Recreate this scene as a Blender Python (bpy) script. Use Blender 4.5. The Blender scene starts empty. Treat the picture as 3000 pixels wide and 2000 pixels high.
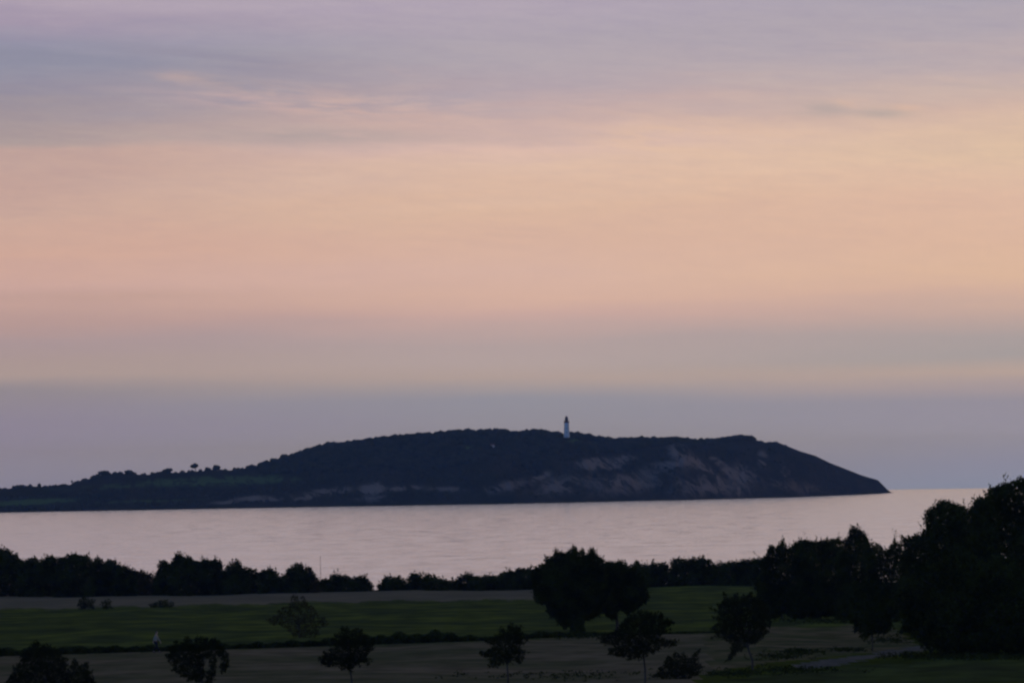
import bpy, math, random
import numpy as np
from mathutils import Matrix, Vector

C = bpy.context.scene.collection
sc = bpy.context.scene
R_ = math.radians

# ------------------------------------------------------------------ camera
F = 19230.0            # focal length in photo pixels (3000 wide)
ROLL = 0.0155
EYE_Y = 1397.0         # photo row of the eye level at the middle column
CAM_H = 25.0
RE = 6.371e6           # the earth's radius: the sea curves away
pitch = math.atan((EYE_Y - 1000.0) / F)
fw = Vector((0, math.cos(pitch), math.sin(pitch)))
u0 = Vector((0, -math.sin(pitch), math.cos(pitch)))
xr = Vector((1, 0, 0))
rt = xr * math.cos(ROLL) - u0 * math.sin(ROLL)
up = xr * math.sin(ROLL) + u0 * math.cos(ROLL)
cam = bpy.data.cameras.new('camera')
co = bpy.data.objects.new('camera', cam)
C.objects.link(co)
m = Matrix((rt, up, -fw)).transposed().to_4x4()
m.translation = Vector((0, 0, CAM_H))
co.matrix_world = m
cam.sensor_width = 36.0
cam.lens = F / 3000.0 * 36.0
cam.clip_start = 1.0
cam.clip_end = 60000.0
sc.camera = co

# ------------------------------------------------------------------ exposure, sampling
sc.view_settings.view_transform = 'Standard'
sc.view_settings.look = 'None'
sc.view_settings.exposure = 0.0
sc.view_settings.gamma = 1.0
sc.render.engine = 'CYCLES'
sc.cycles.use_denoising = True
sc.cycles.max_bounces = 4
sc.cycles.diffuse_bounces = 2
sc.cycles.glossy_bounces = 2
sc.cycles.volume_bounces = 0
sc.cycles.filter_width = 2.4          # the photograph is soft at this size
sc.render.film_transparent = False

# ------------------------------------------------------------------ sky
def lin(c):
    return tuple(((v / 255.0) / 12.92 if v / 255.0 <= 0.04045 else ((v / 255.0 + 0.055) / 1.055) ** 2.4) for v in c)

W = bpy.data.worlds.new('World')
sc.world = W
W.use_nodes = True
NT = W.node_tree
NT.nodes.clear()

class G:
    """small helper to write node graphs as expressions"""
    def __init__(s, nt): s.nt = nt
    def put(s, sock, v):
        if hasattr(v, 'default_value') or isinstance(v, bpy.types.NodeSocket): s.nt.links.new(v, sock)
        else: sock.default_value = v
    def m(s, op, a, b=0.0, c=0.0, clamp=False):
        n = s.nt.nodes.new('ShaderNodeMath'); n.operation = op; n.use_clamp = clamp
        s.put(n.inputs[0], a); s.put(n.inputs[1], b); s.put(n.inputs[2], c)
        return n.outputs[0]
    def xyz(s, x, y, z):
        n = s.nt.nodes.new('ShaderNodeCombineXYZ')
        s.put(n.inputs[0], x); s.put(n.inputs[1], y); s.put(n.inputs[2], z)
        return n.outputs[0]
    def noise(s, vec, scale, detail=3.0, rough=0.5, dist=0.0):
        n = s.nt.nodes.new('ShaderNodeTexNoise')
        s.put(n.inputs['Vector'], vec); n.inputs['Scale'].default_value = scale
        n.inputs['Detail'].default_value = detail; n.inputs['Roughness'].default_value = rough; n.inputs['Distortion'].default_value = dist
        return n.outputs['Fac']
    def ramp(s, fac, stops, interp='LINEAR'):
        n = s.nt.nodes.new('ShaderNodeValToRGB'); cr = n.color_ramp; cr.interpolation = interp
        while len(cr.elements) > 1: cr.elements.remove(cr.elements[-1])
        for i, (p, c) in enumerate(stops):
            e = cr.elements[0] if i == 0 else cr.elements.new(p)
            e.position = p; e.color = tuple(c[:3]) + (1.0,)
        s.put(n.inputs[0], fac)
        return n.outputs[0]
    def mix(s, f, a, b, mode='MIX'):
        n = s.nt.nodes.new('ShaderNodeMix'); n.data_type = 'RGBA'; n.blend_type = mode; n.clamp_factor = True
        s.put(n.inputs[0], f)
        s.put(n.inputs[6], a if not isinstance(a, tuple) else tuple(a[:3]) + (1.0,))
        s.put(n.inputs[7], b if not isinstance(b, tuple) else tuple(b[:3]) + (1.0,))
        return n.outputs[2]
    def smooth(s, v, a, b):
        n = s.nt.nodes.new('ShaderNodeMapRange'); n.interpolation_type = 'SMOOTHSTEP'
        s.put(n.inputs[0], v); n.inputs[1].default_value = a; n.inputs[2].default_value = b
        n.inputs[3].default_value = 0.0; n.inputs[4].default_value = 1.0
        return n.outputs[0]

g = G(NT)
SUN_EL, SUN_AZ = R_(2.0), R_(28.0)     # low, to the right of the picture, behind the cloud
tc = NT.nodes.new('ShaderNodeTexCoord').outputs['Generated']
sp = NT.nodes.new('ShaderNodeSeparateXYZ'); NT.links.new(tc, sp.inputs[0])
el = g.m('MULTIPLY', g.m('ARCSINE', sp.outputs[2]), 57.29578)
az = g.m('MULTIPLY', g.m('ARCTAN2', sp.outputs[0], sp.outputs[1]), 57.29578)
E0, E1 = -0.35, 4.65
def epos(y, x):
    yy = y + ROLL * (x - 1500.0)
    return (math.degrees((EYE_Y - yy) / F) - E0) / (E1 - E0)
SKY = {
 0: [(0, (176, 163, 177)), (70, (164, 152, 170)), (135, (151, 149, 168)), (190, (148, 148, 164)), (250, (148, 144, 159)), (310, (158, 148, 155)), (380, (169, 154, 154)), (425, (173, 157, 155)), (470, (192, 164, 156)), (560, (196, 165, 155)), (640, (204, 171, 157)), (760, (209, 171, 155)), (830, (203, 168, 159)), (880, (192, 160, 153)), (950, (183, 155, 151)), (1010, (171, 152, 155)), (1060, (172, 154, 152)), (1105, (173, 156, 153)), (1150, (148, 141, 150)), (1250, (143, 137, 162)), (1350, (143, 142, 173)), (1450, (137, 139, 173))],
 1500: [(0, (177, 166, 179)), (100, (174, 165, 175)), (200, (178, 168, 175)), (280, (181, 167, 173)), (350, (200, 175, 170)), (420, (218, 187, 175)), (500, (222, 191, 171)), (600, (219, 185, 162)), (700, (216, 181, 162)), (800, (216, 182, 167)), (880, (214, 179, 163)), (930, (203, 171, 163)), (1000, (179, 163, 163)), (1060, (180, 165, 164)), (1100, (178, 162, 158)), (1135, (163, 155, 160)), (1170, (147, 148, 163)), (1250, (147, 147, 164)), (1350, (144, 144, 163)), (1440, (137, 141, 163))],
 3000: [(0, (172, 165, 176)), (100, (178, 168, 175)), (200, (194, 176, 173)), (240, (203, 181, 171)), (320, (212, 184, 168)), (420, (221, 192, 166)), (500, (224, 192, 167)), (600, (222, 187, 165)), (700, (222, 186, 162)), (800, (221, 186, 160)), (860, (212, 179, 161)), (920, (193, 169, 161)), (990, (172, 162, 162)), (1050, (167, 161, 162)), (1095, (186, 167, 159)), (1130, (171, 158, 162)), (1170, (152, 149, 166)), (1260, (154, 154, 179)), (1350, (144, 149, 185)), (1440, (137, 149, 188))],
}
def stops(x):
    s = sorted((epos(y, x), lin(c)) for y, c in SKY[x])
    return s
av = g.xyz(g.m('MULTIPLY', az, 0.22), g.m('MULTIPLY', el, 1.6), 0.0)
av2 = g.xyz(g.m('MULTIPLY', az, 0.55), g.m('MULTIPLY', el, 5.5), 3.7)
n1 = g.m('SUBTRACT', g.noise(av, 1.0, 2.0), 0.5)
n2 = g.m('SUBTRACT', g.noise(av2, 1.0, 4.0, 0.6), 0.5)
high = g.smooth(el, 0.6, 2.6)
wob = g.m('ADD', g.m('MULTIPLY', n1, g.m('MULTIPLY_ADD', high, 0.55, 0.12)), g.m('MULTIPLY', n2, g.m('MULTIPLY_ADD', high, 0.30, 0.06)))
ew = g.m('ADD', el, wob)
eu = g.m('DIVIDE', g.m('SUBTRACT', ew, E0), E1 - E0)
cl, cm, cr_ = (g.ramp(eu, stops(x)) for x in (0, 1500, 3000))
azn = g.m('ADD', az, g.m('MULTIPLY', n1, 3.0))
c_ = g.mix(g.smooth(azn, -4.9, 0.4), cl, cm)
c_ = g.mix(g.smooth(azn, -0.3, 4.8), c_, cr_)

# cloud wisps, each a soft patch of the sky broken up by streaky noise
streak = g.noise(g.xyz(g.m('MULTIPLY', az, 1.5), g.m('MULTIPLY', g.m('MULTIPLY_ADD', az, 0.11, el), 11.0), 1.3), 1.0, 4.0, 0.62)
streak2 = g.noise(g.xyz(g.m('MULTIPLY', az, 0.9), g.m('MULTIPLY', g.m('MULTIPLY_ADD', az, 0.07, el), 9.0), 8.1), 1.0, 4.0, 0.6)
def patch(x, y, rx, ry, slope):
    a0 = math.degrees((x - 1500) / F); e0 = math.degrees((EYE_Y - (y + ROLL * (x - 1500))) / F)
    da = g.m('SUBTRACT', az, a0)
    de = g.m('SUBTRACT', g.m('SUBTRACT', el, e0), g.m('MULTIPLY', da, slope))
    q = g.m('ADD', g.m('POWER', g.m('ABSOLUTE', g.m('DIVIDE', da, math.degrees(rx / F))), 2.0), g.m('POWER', g.m('ABSOLUTE', g.m('DIVIDE', de, math.degrees(ry / F))), 2.0))
    return g.m('EXPONENT', g.m('MULTIPLY', q, -1.0))
def wisp(col, colour, strength, st, lo, hi, *p):
    f = g.m('MULTIPLY', g.m('MULTIPLY', patch(*p), g.smooth(st, lo, hi)), strength)
    return g.mix(f, col, lin(colour))
fine = g.noise(g.xyz(g.m('MULTIPLY', az, 2.6), g.m('MULTIPLY', g.m('MULTIPLY_ADD', az, 0.05, el), 17.0), 5.5), 1.0, 5.0, 0.65)
fk = g.m('MULTIPLY_ADD', g.m('MULTIPLY', g.m('SUBTRACT', fine, 0.5), g.m('MULTIPLY_ADD', g.smooth(el, 1.2, 2.8), 0.16, 0.05)), 1.0, 1.0)
c_ = g.mix(1.0, c_, g.xyz(fk, fk, g.m('MULTIPLY_ADD', g.m('SUBTRACT', fk, 1.0), 0.4, 1.0)), 'MULTIPLY')
c_ = wisp(c_, (140,141,159), 0.75, streak2, 0.15, 0.6, 150, 165, 520, 42, -0.06)
c_ = wisp(c_, (150,145,161), 0.8, streak2, 0.3, 0.6, 600, 172, 260, 26, -0.16)
c_ = wisp(c_, (192,168,162), 0.55, streak, 0.42, 0.64, 540, 228, 80, 18, -0.05)
c_ = wisp(c_, (150,146,156), 0.6, streak, 0.35, 0.6, 700, 248, 130, 20, -0.12)
c_ = wisp(c_, (202,174,166), 0.6, streak, 0.40, 0.62, 860, 278, 260, 28, -0.14)
c_ = wisp(c_, (206,175,164), 0.75, streak2, 0.40, 0.56, 1070, 335, 260, 34, -0.16)
c_ = wisp(c_, (204,174,168), 0.6, streak2, 0.38, 0.58, 760, 300, 300, 20, -0.09)
c_ = wisp(c_, (206,178,170), 0.5, fine, 0.46, 0.62, 1250, 330, 330, 46, -0.10)
c_ = wisp(c_, (172,160,158), 0.6, streak2, 0.35, 0.6, 900, 400, 420, 26, -0.03)
c_ = wisp(c_, (202,172,165), 0.8, streak, 0.4, 0.6, 1235, 212, 60, 10, -0.05)
c_ = wisp(c_, (182,167,162), 0.8, streak, 0.30, 0.55, 2430, 322, 90, 22, -0.02)
c_ = wisp(c_, (178,166,160), 0.75, streak2, 0.30, 0.55, 2600, 332, 80, 16, 0.0)
c_ = wisp(c_, (222,188,165), 0.7, streak, 0.30, 0.52, 2520, 306, 60, 13, -0.14)
c_ = wisp(c_, (220,186,164), 0.6, streak2, 0.30, 0.52, 2665, 318, 50, 12, -0.05)
c_ = wisp(c_, (220,188,164), 0.45, streak, 0.40, 0.6, 2920, 232, 130, 14, -0.04)
c_ = wisp(c_, (190,172,165), 0.6, streak2, 0.35, 0.6, 2930, 258, 140, 8, -0.06)
c_ = wisp(c_, (228,194,164), 0.5, streak, 0.42, 0.65, 2000, 410, 420, 60, -0.04)
c_ = wisp(c_, (192,160,148), 0.5, streak2, 0.25, 0.6, 250, 872, 420, 14, 0.01)

sky = NT.nodes.new('ShaderNodeTexSky'); sky.sky_type = 'NISHITA'
sky.sun_disc = False; sky.sun_elevation = SUN_EL; sky.sun_rotation = SUN_AZ
sky.air_density = 1.0; sky.dust_density = 1.5; sky.ozone_density = 2.0
SKY_K = 0.1
east = g.smooth(g.m('MULTIPLY', sp.outputs[1], -1.0), 0.15, 0.85)       # away from the sun the dusk sky is bluer
dusk = g.mix(1.0, sky.outputs[0], g.mix(east, (0.84, 0.56, 0.29), (0.46, 0.68, 1.6)), 'MULTIPLY')
dk = g.mix(1.0, dusk, (3.9, 3.9, 3.9), 'MULTIPLY')
c_ = g.mix(g.smooth(el, 4.3, 7.5), c_, lin((232, 228, 245)))   # a brighter veil higher up, above the picture
cloud = g.mix(1.0, c_, (1.0 / SKY_K, 0.992 / SKY_K, 1.03 / SKY_K), 'MULTIPLY')
aabs = g.m('ABSOLUTE', az)
cover = g.m('MULTIPLY', g.m('SUBTRACT', 1.0, g.smooth(el, 9.0, 28.0)), g.m('SUBTRACT', 1.0, g.smooth(aabs, 12.0, 75.0)))
full = g.mix(cover, dk, cloud)
bg = NT.nodes.new('ShaderNodeBackground'); bg.inputs[1].default_value = SKY_K
NT.links.new(full, bg.inputs[0])
wo = NT.nodes.new('ShaderNodeOutputWorld'); NT.links.new(bg.outputs[0], wo.inputs[0])

# ------------------------------------------------------------------ sun (low, veiled by cloud)
sl = bpy.data.lights.new('sun', 'SUN'); sl.energy = 0.06; sl.angle = R_(12.0); sl.color = (1.0, 0.78, 0.6)
so = bpy.data.objects.new('sun', sl); C.objects.link(so)
sd = Vector((math.sin(SUN_AZ) * math.cos(SUN_EL), math.cos(SUN_AZ) * math.cos(SUN_EL), math.sin(SUN_EL)))
so.rotation_euler = sd.to_track_quat('Z', 'Y').to_euler(); so.location = (0, 0, 300)

# ------------------------------------------------------------------ helpers
def pdir(px, py):
    return fw + rt * ((px - 1500.0) / F) + up * ((1000.0 - py) / F)
def P(px, py, d):
    """point seen at photo pixel px, py at the distance d along +Y"""
    v = pdir(px, py); return Vector((0, 0, CAM_H)) + v * (d / v.y)
def to_px(p):
    """array (n,3) -> photo pixels"""
    q = np.asarray(p, float) - np.array((0, 0, CAM_H))
    a, b, c = q @ np.array(rt), q @ np.array(up), q @ np.array(fw)
    c = np.where(c > 1.0, c, 1.0)
    return np.stack([1500 + F * a / c, 1000 - F * b / c], 1)

PROF_D = [-80, 0, 60, 200, 400, 520, 800, 960, 1010, 1100, 1200, 1400]
PROF_Z = [23.6, 23.3, 21.0, 16.4, 12.3, 11.4, 9.3, 8.6, 8.2, 3.5, -2.5, -8]
_td = np.arange(-80, 1401, 1.0); _tz = np.interp(_td, PROF_D, PROF_Z)
_k = np.exp(-0.5 * (np.arange(-25, 26) / 9.0) ** 2); _k /= _k.sum()
_tz = np.convolve(np.pad(_tz, 25, mode='edge'), _k, 'valid')
def gz(x, y):
    x = np.asarray(x, float); y = np.asarray(y, float)
    z = np.interp(y, _td, _tz)
    return z + 0.10 * np.sin(x * 0.11 + y * 0.037) + 0.07 * np.sin(x * 0.31 - y * 0.021 + 1.0)
def ground_at(px, py):
    """where the line of sight through a photo pixel meets the ground"""
    v = pdir(px, py); ds = np.arange(380, 1010, 0.5)
    x = v.x * ds / v.y; z = CAM_H + v.z * ds / v.y
    k = np.argmax(z <= gz(x, ds))
    if z[k] > gz(x[k], ds[k]): k = len(ds) - 1
    return Vector((x[k], ds[k], float(gz(x[k], ds[k]))))

def mesh(name, verts, faces, mat, parent=None, smooth=False, attrs=None):
    me = bpy.data.meshes.new(name)
    verts = np.asarray(verts, dtype=np.float32)
    if isinstance(faces, np.ndarray):
        k = faces.shape[1]; n = len(faces)
        me.vertices.add(len(verts)); me.vertices.foreach_set('co', verts.ravel())
        me.loops.add(n * k); me.loops.foreach_set('vertex_index', faces.astype(np.int32).ravel())
        me.polygons.add(n); me.polygons.foreach_set('loop_start', np.arange(0, n * k, k, dtype=np.int32))
        me.update(calc_edges=True); me.validate()
    else:
        me.from_pydata([tuple(v) for v in verts.tolist()], [], faces); me.update()
    me.materials.append(mat)
    if smooth: me.polygons.foreach_set('use_smooth', np.ones(len(me.polygons), dtype=bool))
    for an, av_ in (attrs or {}).items():
        a = me.attributes.new(an, 'FLOAT', 'POINT'); a.data.foreach_set('value', np.asarray(av_, dtype=np.float32))
    o = bpy.data.objects.new(name, me); C.objects.link(o)
    if parent: o.parent = parent
    return o
def tag(o, label=None, cat=None, group=None, kind=None):
    if label: o['label'] = label
    if cat: o['category'] = cat
    if group: o['group'] = group
    if kind: o['kind'] = kind
    return o
def thing(name, label, cat, loc, group=None):
    o = bpy.data.objects.new(name, None); C.objects.link(o); o.location = loc
    o.empty_display_size = 0.2
    return tag(o, label, cat, group)

def material(name, build):
    mt = bpy.data.materials.new(name); mt.use_nodes = True
    nt = mt.node_tree; b = nt.nodes['Principled BSDF']; build(G(nt), nt, b)
    return mt
def pos(nt): return nt.nodes.new('ShaderNodeNewGeometry').outputs['Position']
def scaled(gg, nt, sx, sy, sz, off=0.0, src=None):
    s = nt.nodes.new('ShaderNodeSeparateXYZ'); nt.links.new(src or pos(nt), s.inputs[0])
    return gg.xyz(gg.m('MULTIPLY_ADD', s.outputs[0], sx, off), gg.m('MULTIPLY', s.outputs[1], sy), gg.m('MULTIPLY', s.outputs[2], sz))

def two_tone(name, a, b, s1, s2=None, rough=0.9, spec=0.1, detail=4.0):
    def f(gg, nt, bs):
        n = gg.noise(scaled(gg, nt, *s1), 1.0, detail, 0.6)
        c = gg.mix(gg.smooth(n, 0.36, 0.64), a, b)
        if s2:
            k = gg.noise(scaled(gg, nt, *s2, 5.0), 1.0, 3.0)
            c = gg.mix(gg.m('MULTIPLY', gg.smooth(k, 0.35, 0.7), 0.55), c, tuple(v * 0.5 for v in a))
        nt.links.new(c, bs.inputs['Base Color'])
        bs.inputs['Roughness'].default_value = rough; bs.inputs['Specular IOR Level'].default_value = spec
    return material(name, f)

M_LEAF = two_tone('leaf', (0.020, 0.027, 0.009), (0.058, 0.064, 0.016), (0.45, 0.45, 0.45), None, 0.8, 0.0)
M_LEAF_BROWN = two_tone('leaf_brown', (0.050, 0.042, 0.018), (0.085, 0.062, 0.022), (0.9, 0.9, 0.9), None, 0.8, 0.0)
M_LEAF_DARK = two_tone('dark_leaf', (0.014, 0.018, 0.007), (0.036, 0.038, 0.011), (0.45, 0.45, 0.45), None, 0.8, 0.0)
M_BARK = two_tone('bark', (0.05, 0.042, 0.034), (0.10, 0.085, 0.068), (3, 3, 0.8), None, 0.95, 0.05)
M_MEADOW = two_tone('meadow_grass', (0.058, 0.078, 0.036), (0.116, 0.150, 0.038), (0.10, 0.045, 0.0), (0.30, 0.09, 0.0), 0.95, 0.0, 5.0)
M_LAWN = two_tone('lawn_grass', (0.052, 0.066, 0.032), (0.082, 0.112, 0.040), (0.14, 0.06, 0.0), (0.4, 0.12, 0.0), 0.95, 0.0, 5.0)
M_STUBBLE = two_tone('stubble', (0.142, 0.138, 0.108), (0.180, 0.164, 0.128), (0.10, 0.04, 0.0), None, 0.95, 0.0, 5.0)
M_FALLOW = two_tone('fallow', (0.112, 0.116, 0.070), (0.190, 0.164, 0.120), (0.055, 0.035, 0.0), (0.35, 0.14, 0.0), 0.95, 0.0, 5.0)
M_ROUGH = two_tone('rough_grass', (0.088, 0.102, 0.050), (0.172, 0.150, 0.100), (0.15, 0.06, 0.0), (0.35, 0.12, 0.0), 0.95, 0.0, 5.0)
M_PATH = two_tone('gravel', (0.095, 0.100, 0.100), (0.135, 0.135, 0.135), (0.6, 0.2, 0.0), None, 0.9, 0.0)
M_GROUND = two_tone('ground_grass', (0.055, 0.07, 0.018), (0.08, 0.11, 0.022), (0.08, 0.05, 0.0), (0.3, 0.1, 0.0), 0.95, 0.0)

# ------------------------------------------------------------------ sea
def build_sea():
    ds = np.concatenate([np.linspace(1050, 3000, 60), np.linspace(3030, 20000, 240)])
    an = np.radians(np.linspace(-16, 16, 65))
    dd, aa = np.meshgrid(ds, an, indexing='ij')
    x, y = dd * np.sin(aa), dd * np.cos(aa)
    v = np.stack([x, y, -dd ** 2 / (2 * RE)], -1).reshape(-1, 3)
    nx = len(an); i = np.arange((len(ds) - 1) * nx).reshape(len(ds) - 1, nx)[:, :-1].ravel()
    f = np.stack([i, i + 1, i + 1 + nx, i + nx], 1)
    def mat(gg, nt, b):
        b.inputs['Base Color'].default_value = (0.012, 0.020, 0.030, 1)
        b.inputs['IOR'].default_value = 1.33
        rr = gg.noise(scaled(gg, nt, 0.060, 0.016, 0.0, 3.0), 1.0, 5.0, 0.7)
        nt.links.new(gg.m('MULTIPLY_ADD', gg.smooth(rr, 0.3, 0.7), 0.09, 0.05), b.inputs['Roughness'])
        a = gg.noise(scaled(gg, nt, 0.006, 0.02, 0.0), 1.0, 4.0, 0.6)
        c = gg.noise(scaled(gg, nt, 0.05, 0.12, 0.0, 7.0), 1.0, 3.0, 0.6)
        h = gg.m('ADD', gg.m('MULTIPLY', a, 1.7), gg.m('MULTIPLY', c, 1.0))
        bu = nt.nodes.new('ShaderNodeBump'); bu.inputs['Strength'].default_value = 1.0; bu.inputs['Distance'].default_value = 1.0
        nt.links.new(h, bu.inputs['Height']); nt.links.new(bu.outputs[0], b.inputs['Normal'])
    o = mesh('sea', v, f, material('sea_water', mat), smooth=True)
    tag(o, 'calm pinkish grey sea between the fields and the island', None, None, 'structure')
build_sea()

# ------------------------------------------------------------------ polygons
def inside(poly, p):
    poly = np.asarray(poly, float); x, y = p[:, 0], p[:, 1]; r = np.zeros(len(p), bool); j = len(poly) - 1
    for i in range(len(poly)):
        xi, yi = poly[i]; xj, yj = poly[j]
        if yi != yj:
            r ^= ((yi > y) != (yj > y)) & (x < (xj - xi) * (y - yi) / (yj - yi) + xi)
        j = i
    return r
def edge_dist(poly, p):
    poly = np.asarray(poly, float); best = np.full(len(p), 1e9)
    for a, b in zip(poly, np.roll(poly, -1, 0)):
        ab = b - a; L = max(ab @ ab, 1e-9)
        t = np.clip(((p - a) @ ab) / L, 0, 1)[:, None]
        best = np.minimum(best, np.linalg.norm(p - (a + t * ab), axis=1))
    return best

# ------------------------------------------------------------------ land: one grid, each face given to the field it lies in
def build_land():
    xs = np.concatenate([np.arange(-420, -70, 10), np.arange(-70, 70, 0.8), np.arange(70, 421, 10)])
    ys = np.concatenate([np.arange(-80, 400, 8), np.arange(400, 1020, 1.5), np.arange(1020, 1400, 6)])
    X, Y = np.meshgrid(xs, ys); V = np.stack([X, Y, gz(X, Y)], -1).reshape(-1, 3)
    nx = len(xs); i = np.arange((len(ys) - 1) * nx).reshape(len(ys) - 1, nx)[:, :-1].ravel()
    Fq = np.stack([i, i + 1, i + 1 + nx, i + nx], 1)
    ctr = V[Fq].mean(1); q = to_px(ctr); ok = ctr[:, 1] > 385
    rng = np.random.default_rng(5)
    qj = q + np.stack([np.zeros(len(q)), 2.2 * np.sin(q[:, 0] * 0.023) + 1.2 * np.sin(q[:, 0] * 0.071) + rng.normal(0, 1.9, len(q))], 1)
    zone = np.full(len(Fq), 'ground', dtype=object)
    def put(name, poly):
        zone[ok & inside(poly, qj)] = name
    put('meadow', [(-900, 1700), (3600, 1640), (3600, 1790), (2600, 1836), (2050, 1852), (1700, 1862), (1400, 1877), (1100, 1886), (800, 1896), (400, 1908), (0, 1922), (-900, 1950)])
    put('stubble_field', [(-900, 1700), (0, 1700), (1640, 1690), (1640, 1748), (1500, 1756), (1200, 1759), (900, 1763), (620, 1770), (330, 1778), (0, 1784), (-900, 1800)])
    put('fallow_field', [(-900, 1950), (0, 1922), (400, 1908), (800, 1896), (1100, 1886), (1400, 1877), (1700, 1862), (2050, 1852), (2150, 1870), (2080, 1960), (1900, 2100), (1500, 2250), (-900, 2500)])
    put('rough_field', [(2050, 1852), (2250, 1838), (2600, 1830), (2640, 1850), (2700, 1905), (2480, 1918), (2300, 1935), (2080, 1965), (2080, 1900)])
    put('lawn', [(1990, 2010), (2300, 1968), (2600, 1942), (2800, 1932), (3600, 1915), (3600, 2400), (1700, 2400)])
    put('path', [(2330, 1944), (2350, 1936), (2440, 1928), (2530, 1921), (2600, 1902), (2660, 1893), (2720, 1889), (2720, 1899), (2660, 1907), (2600, 1922), (2530, 1936), (2430, 1950), (2340, 1958)])
    info = {'ground': (M_GROUND, None), 'meadow': (M_MEADOW, 'green mown meadow behind the dark verge'),
            'stubble_field': (M_STUBBLE, 'pale grey strip of field below the far bushes'),
            'fallow_field': (M_FALLOW, 'grey brown bare field along the bottom of the picture'),
            'rough_field': (M_ROUGH, 'grey green rough grass beside the clump of trees'),
            'lawn': (M_LAWN, 'dark green grass in front of the big trees'), 'path': (M_PATH, 'grey path past the big trees')}
    for zn, (mt, lab) in info.items():
        fq = Fq[zone == zn]
        ids, inv = np.unique(fq, return_inverse=True)
        o = mesh(zn, V[ids], inv.reshape(-1, 4), mt, smooth=True)
        tag(o, lab or 'grassy ground sloping down to the shore', None, None, 'structure')
build_land()

# ------------------------------------------------------------------ foliage
def rand_dirs(n, rng):
    v = rng.normal(size=(n, 3)); return v / np.linalg.norm(v, axis=1)[:, None]
def leaf_quads(c, size, rng, flat=0.0):
    n = len(c); a = rand_dirs(n, rng); b = np.cross(a, rand_dirs(n, rng)); b /= np.linalg.norm(b, axis=1)[:, None] + 1e-9
    if flat: a[:, 2] *= 1 - flat; b[:, 2] *= 1 - flat
    s = size * rng.uniform(0.55, 1.35, n)[:, None]
    a = a * s * 0.62; b = b * s * 0.36
    v = np.stack([c - a, c - b * 1.0, c + a, c + b], 1).reshape(-1, 3)
    return v, np.arange(4 * n).reshape(-1, 4)

def ragged(poly, rng, amp):
    """breaks an outline into uneven tufts and notches"""
    if amp <= 0: return poly
    out = []; cen = poly.mean(0)
    for a, b in zip(poly, np.roll(poly, -1, 0)):
        n = max(1, int(np.linalg.norm(b - a) / (amp * 1.5)))
        for i in range(n):
            p = a + (b - a) * (i + rng.uniform(-0.25, 0.25) * (n > 1)) / n
            v = p - cen; v /= np.linalg.norm(v) + 1e-9
            out.append(p + v * amp * rng.choice([-1.1, -0.5, 0.3, 0.6, 1.2]) + rng.normal(0, amp * 0.2, 2))
    return np.array(out)
def crown_points(polys, d, rng, leaf, dens=1.0, depth=0.9, sprig=0.5, jag=5.0):
    """leaf positions filling solids whose outlines are the given photo polygons at distance d"""
    k = d / F; out = []
    fwd = np.array((0, 1.0, 0))
    for poly in polys:
        poly = ragged(np.asarray(poly, float), rng, jag); lo, hi = poly.min(0), poly.max(0)
        area = 0.5 * abs(np.dot(poly[:, 0], np.roll(poly[:, 1], 1)) - np.dot(poly[:, 1], np.roll(poly[:, 0], 1))) * k * k
        n = int(dens * 2.8 * area / (leaf * leaf)) + 6
        p = np.empty((0, 2))
        while len(p) < n:
            t = rng.uniform(lo, hi, (n * 3, 2)); p = np.vstack([p, t[inside(poly, t)]])
        p = p[:n]; t = edge_dist(poly, p); tm = max(t.max(), 1e-6)
        half = depth * np.sqrt(np.clip(tm * tm - (tm - t) ** 2, 0, None)) * k
        u = rng.uniform(-1, 1, n); u = np.sign(u) * np.abs(u) ** 0.7
        A = np.array(P(0, 0, d)); BX = (np.array(P(1000, 0, d)) - A) / 1000; BY = (np.array(P(0, 1000, d)) - A) / 1000
        w = A + p[:, :1] * BX + p[:, 1:] * BY + fwd * (u * half)[:, None]
        m_ = rng.integers(5, 10, n); idx = np.repeat(np.arange(n), m_)
        out.append(w[idx] + rng.normal(size=(len(idx), 3)) * leaf * 0.8)
        # loose sprigs round the outline
        if sprig > 0:
            e0, e1 = poly, np.roll(poly, -1, 0); L = np.linalg.norm(e1 - e0, axis=1)
            ns = int(L.sum() * k / (leaf * 2.6)); pick = rng.choice(len(poly), ns, p=L / L.sum())
            tt = rng.uniform(0, 1, ns)[:, None]; s0 = e0[pick] * (1 - tt) + e1[pick] * tt
            cen = poly.mean(0); dr = s0 - cen; dr /= np.linalg.norm(dr, axis=1)[:, None] + 1e-9
            dr[:, 1] -= 0.6; dr += rng.normal(0, 0.35, dr.shape); dr /= np.linalg.norm(dr, axis=1)[:, None] + 1e-9
            ln = sprig * (0.15 + 1.05 * rng.uniform(0, 1, ns) ** 2.2)
            for j in range(12):
                q = s0 + dr * (ln * (j + 0.5) / 12 / k)[:, None]
                w = A + q[:, :1] * BX + q[:, 1:] * BY + fwd * rng.normal(0, tm * k * 0.25, ns)[:, None]
                out.append(w + rng.normal(size=w.shape) * leaf * (0.62 - 0.045 * j))
    return np.vstack(out)

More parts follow.
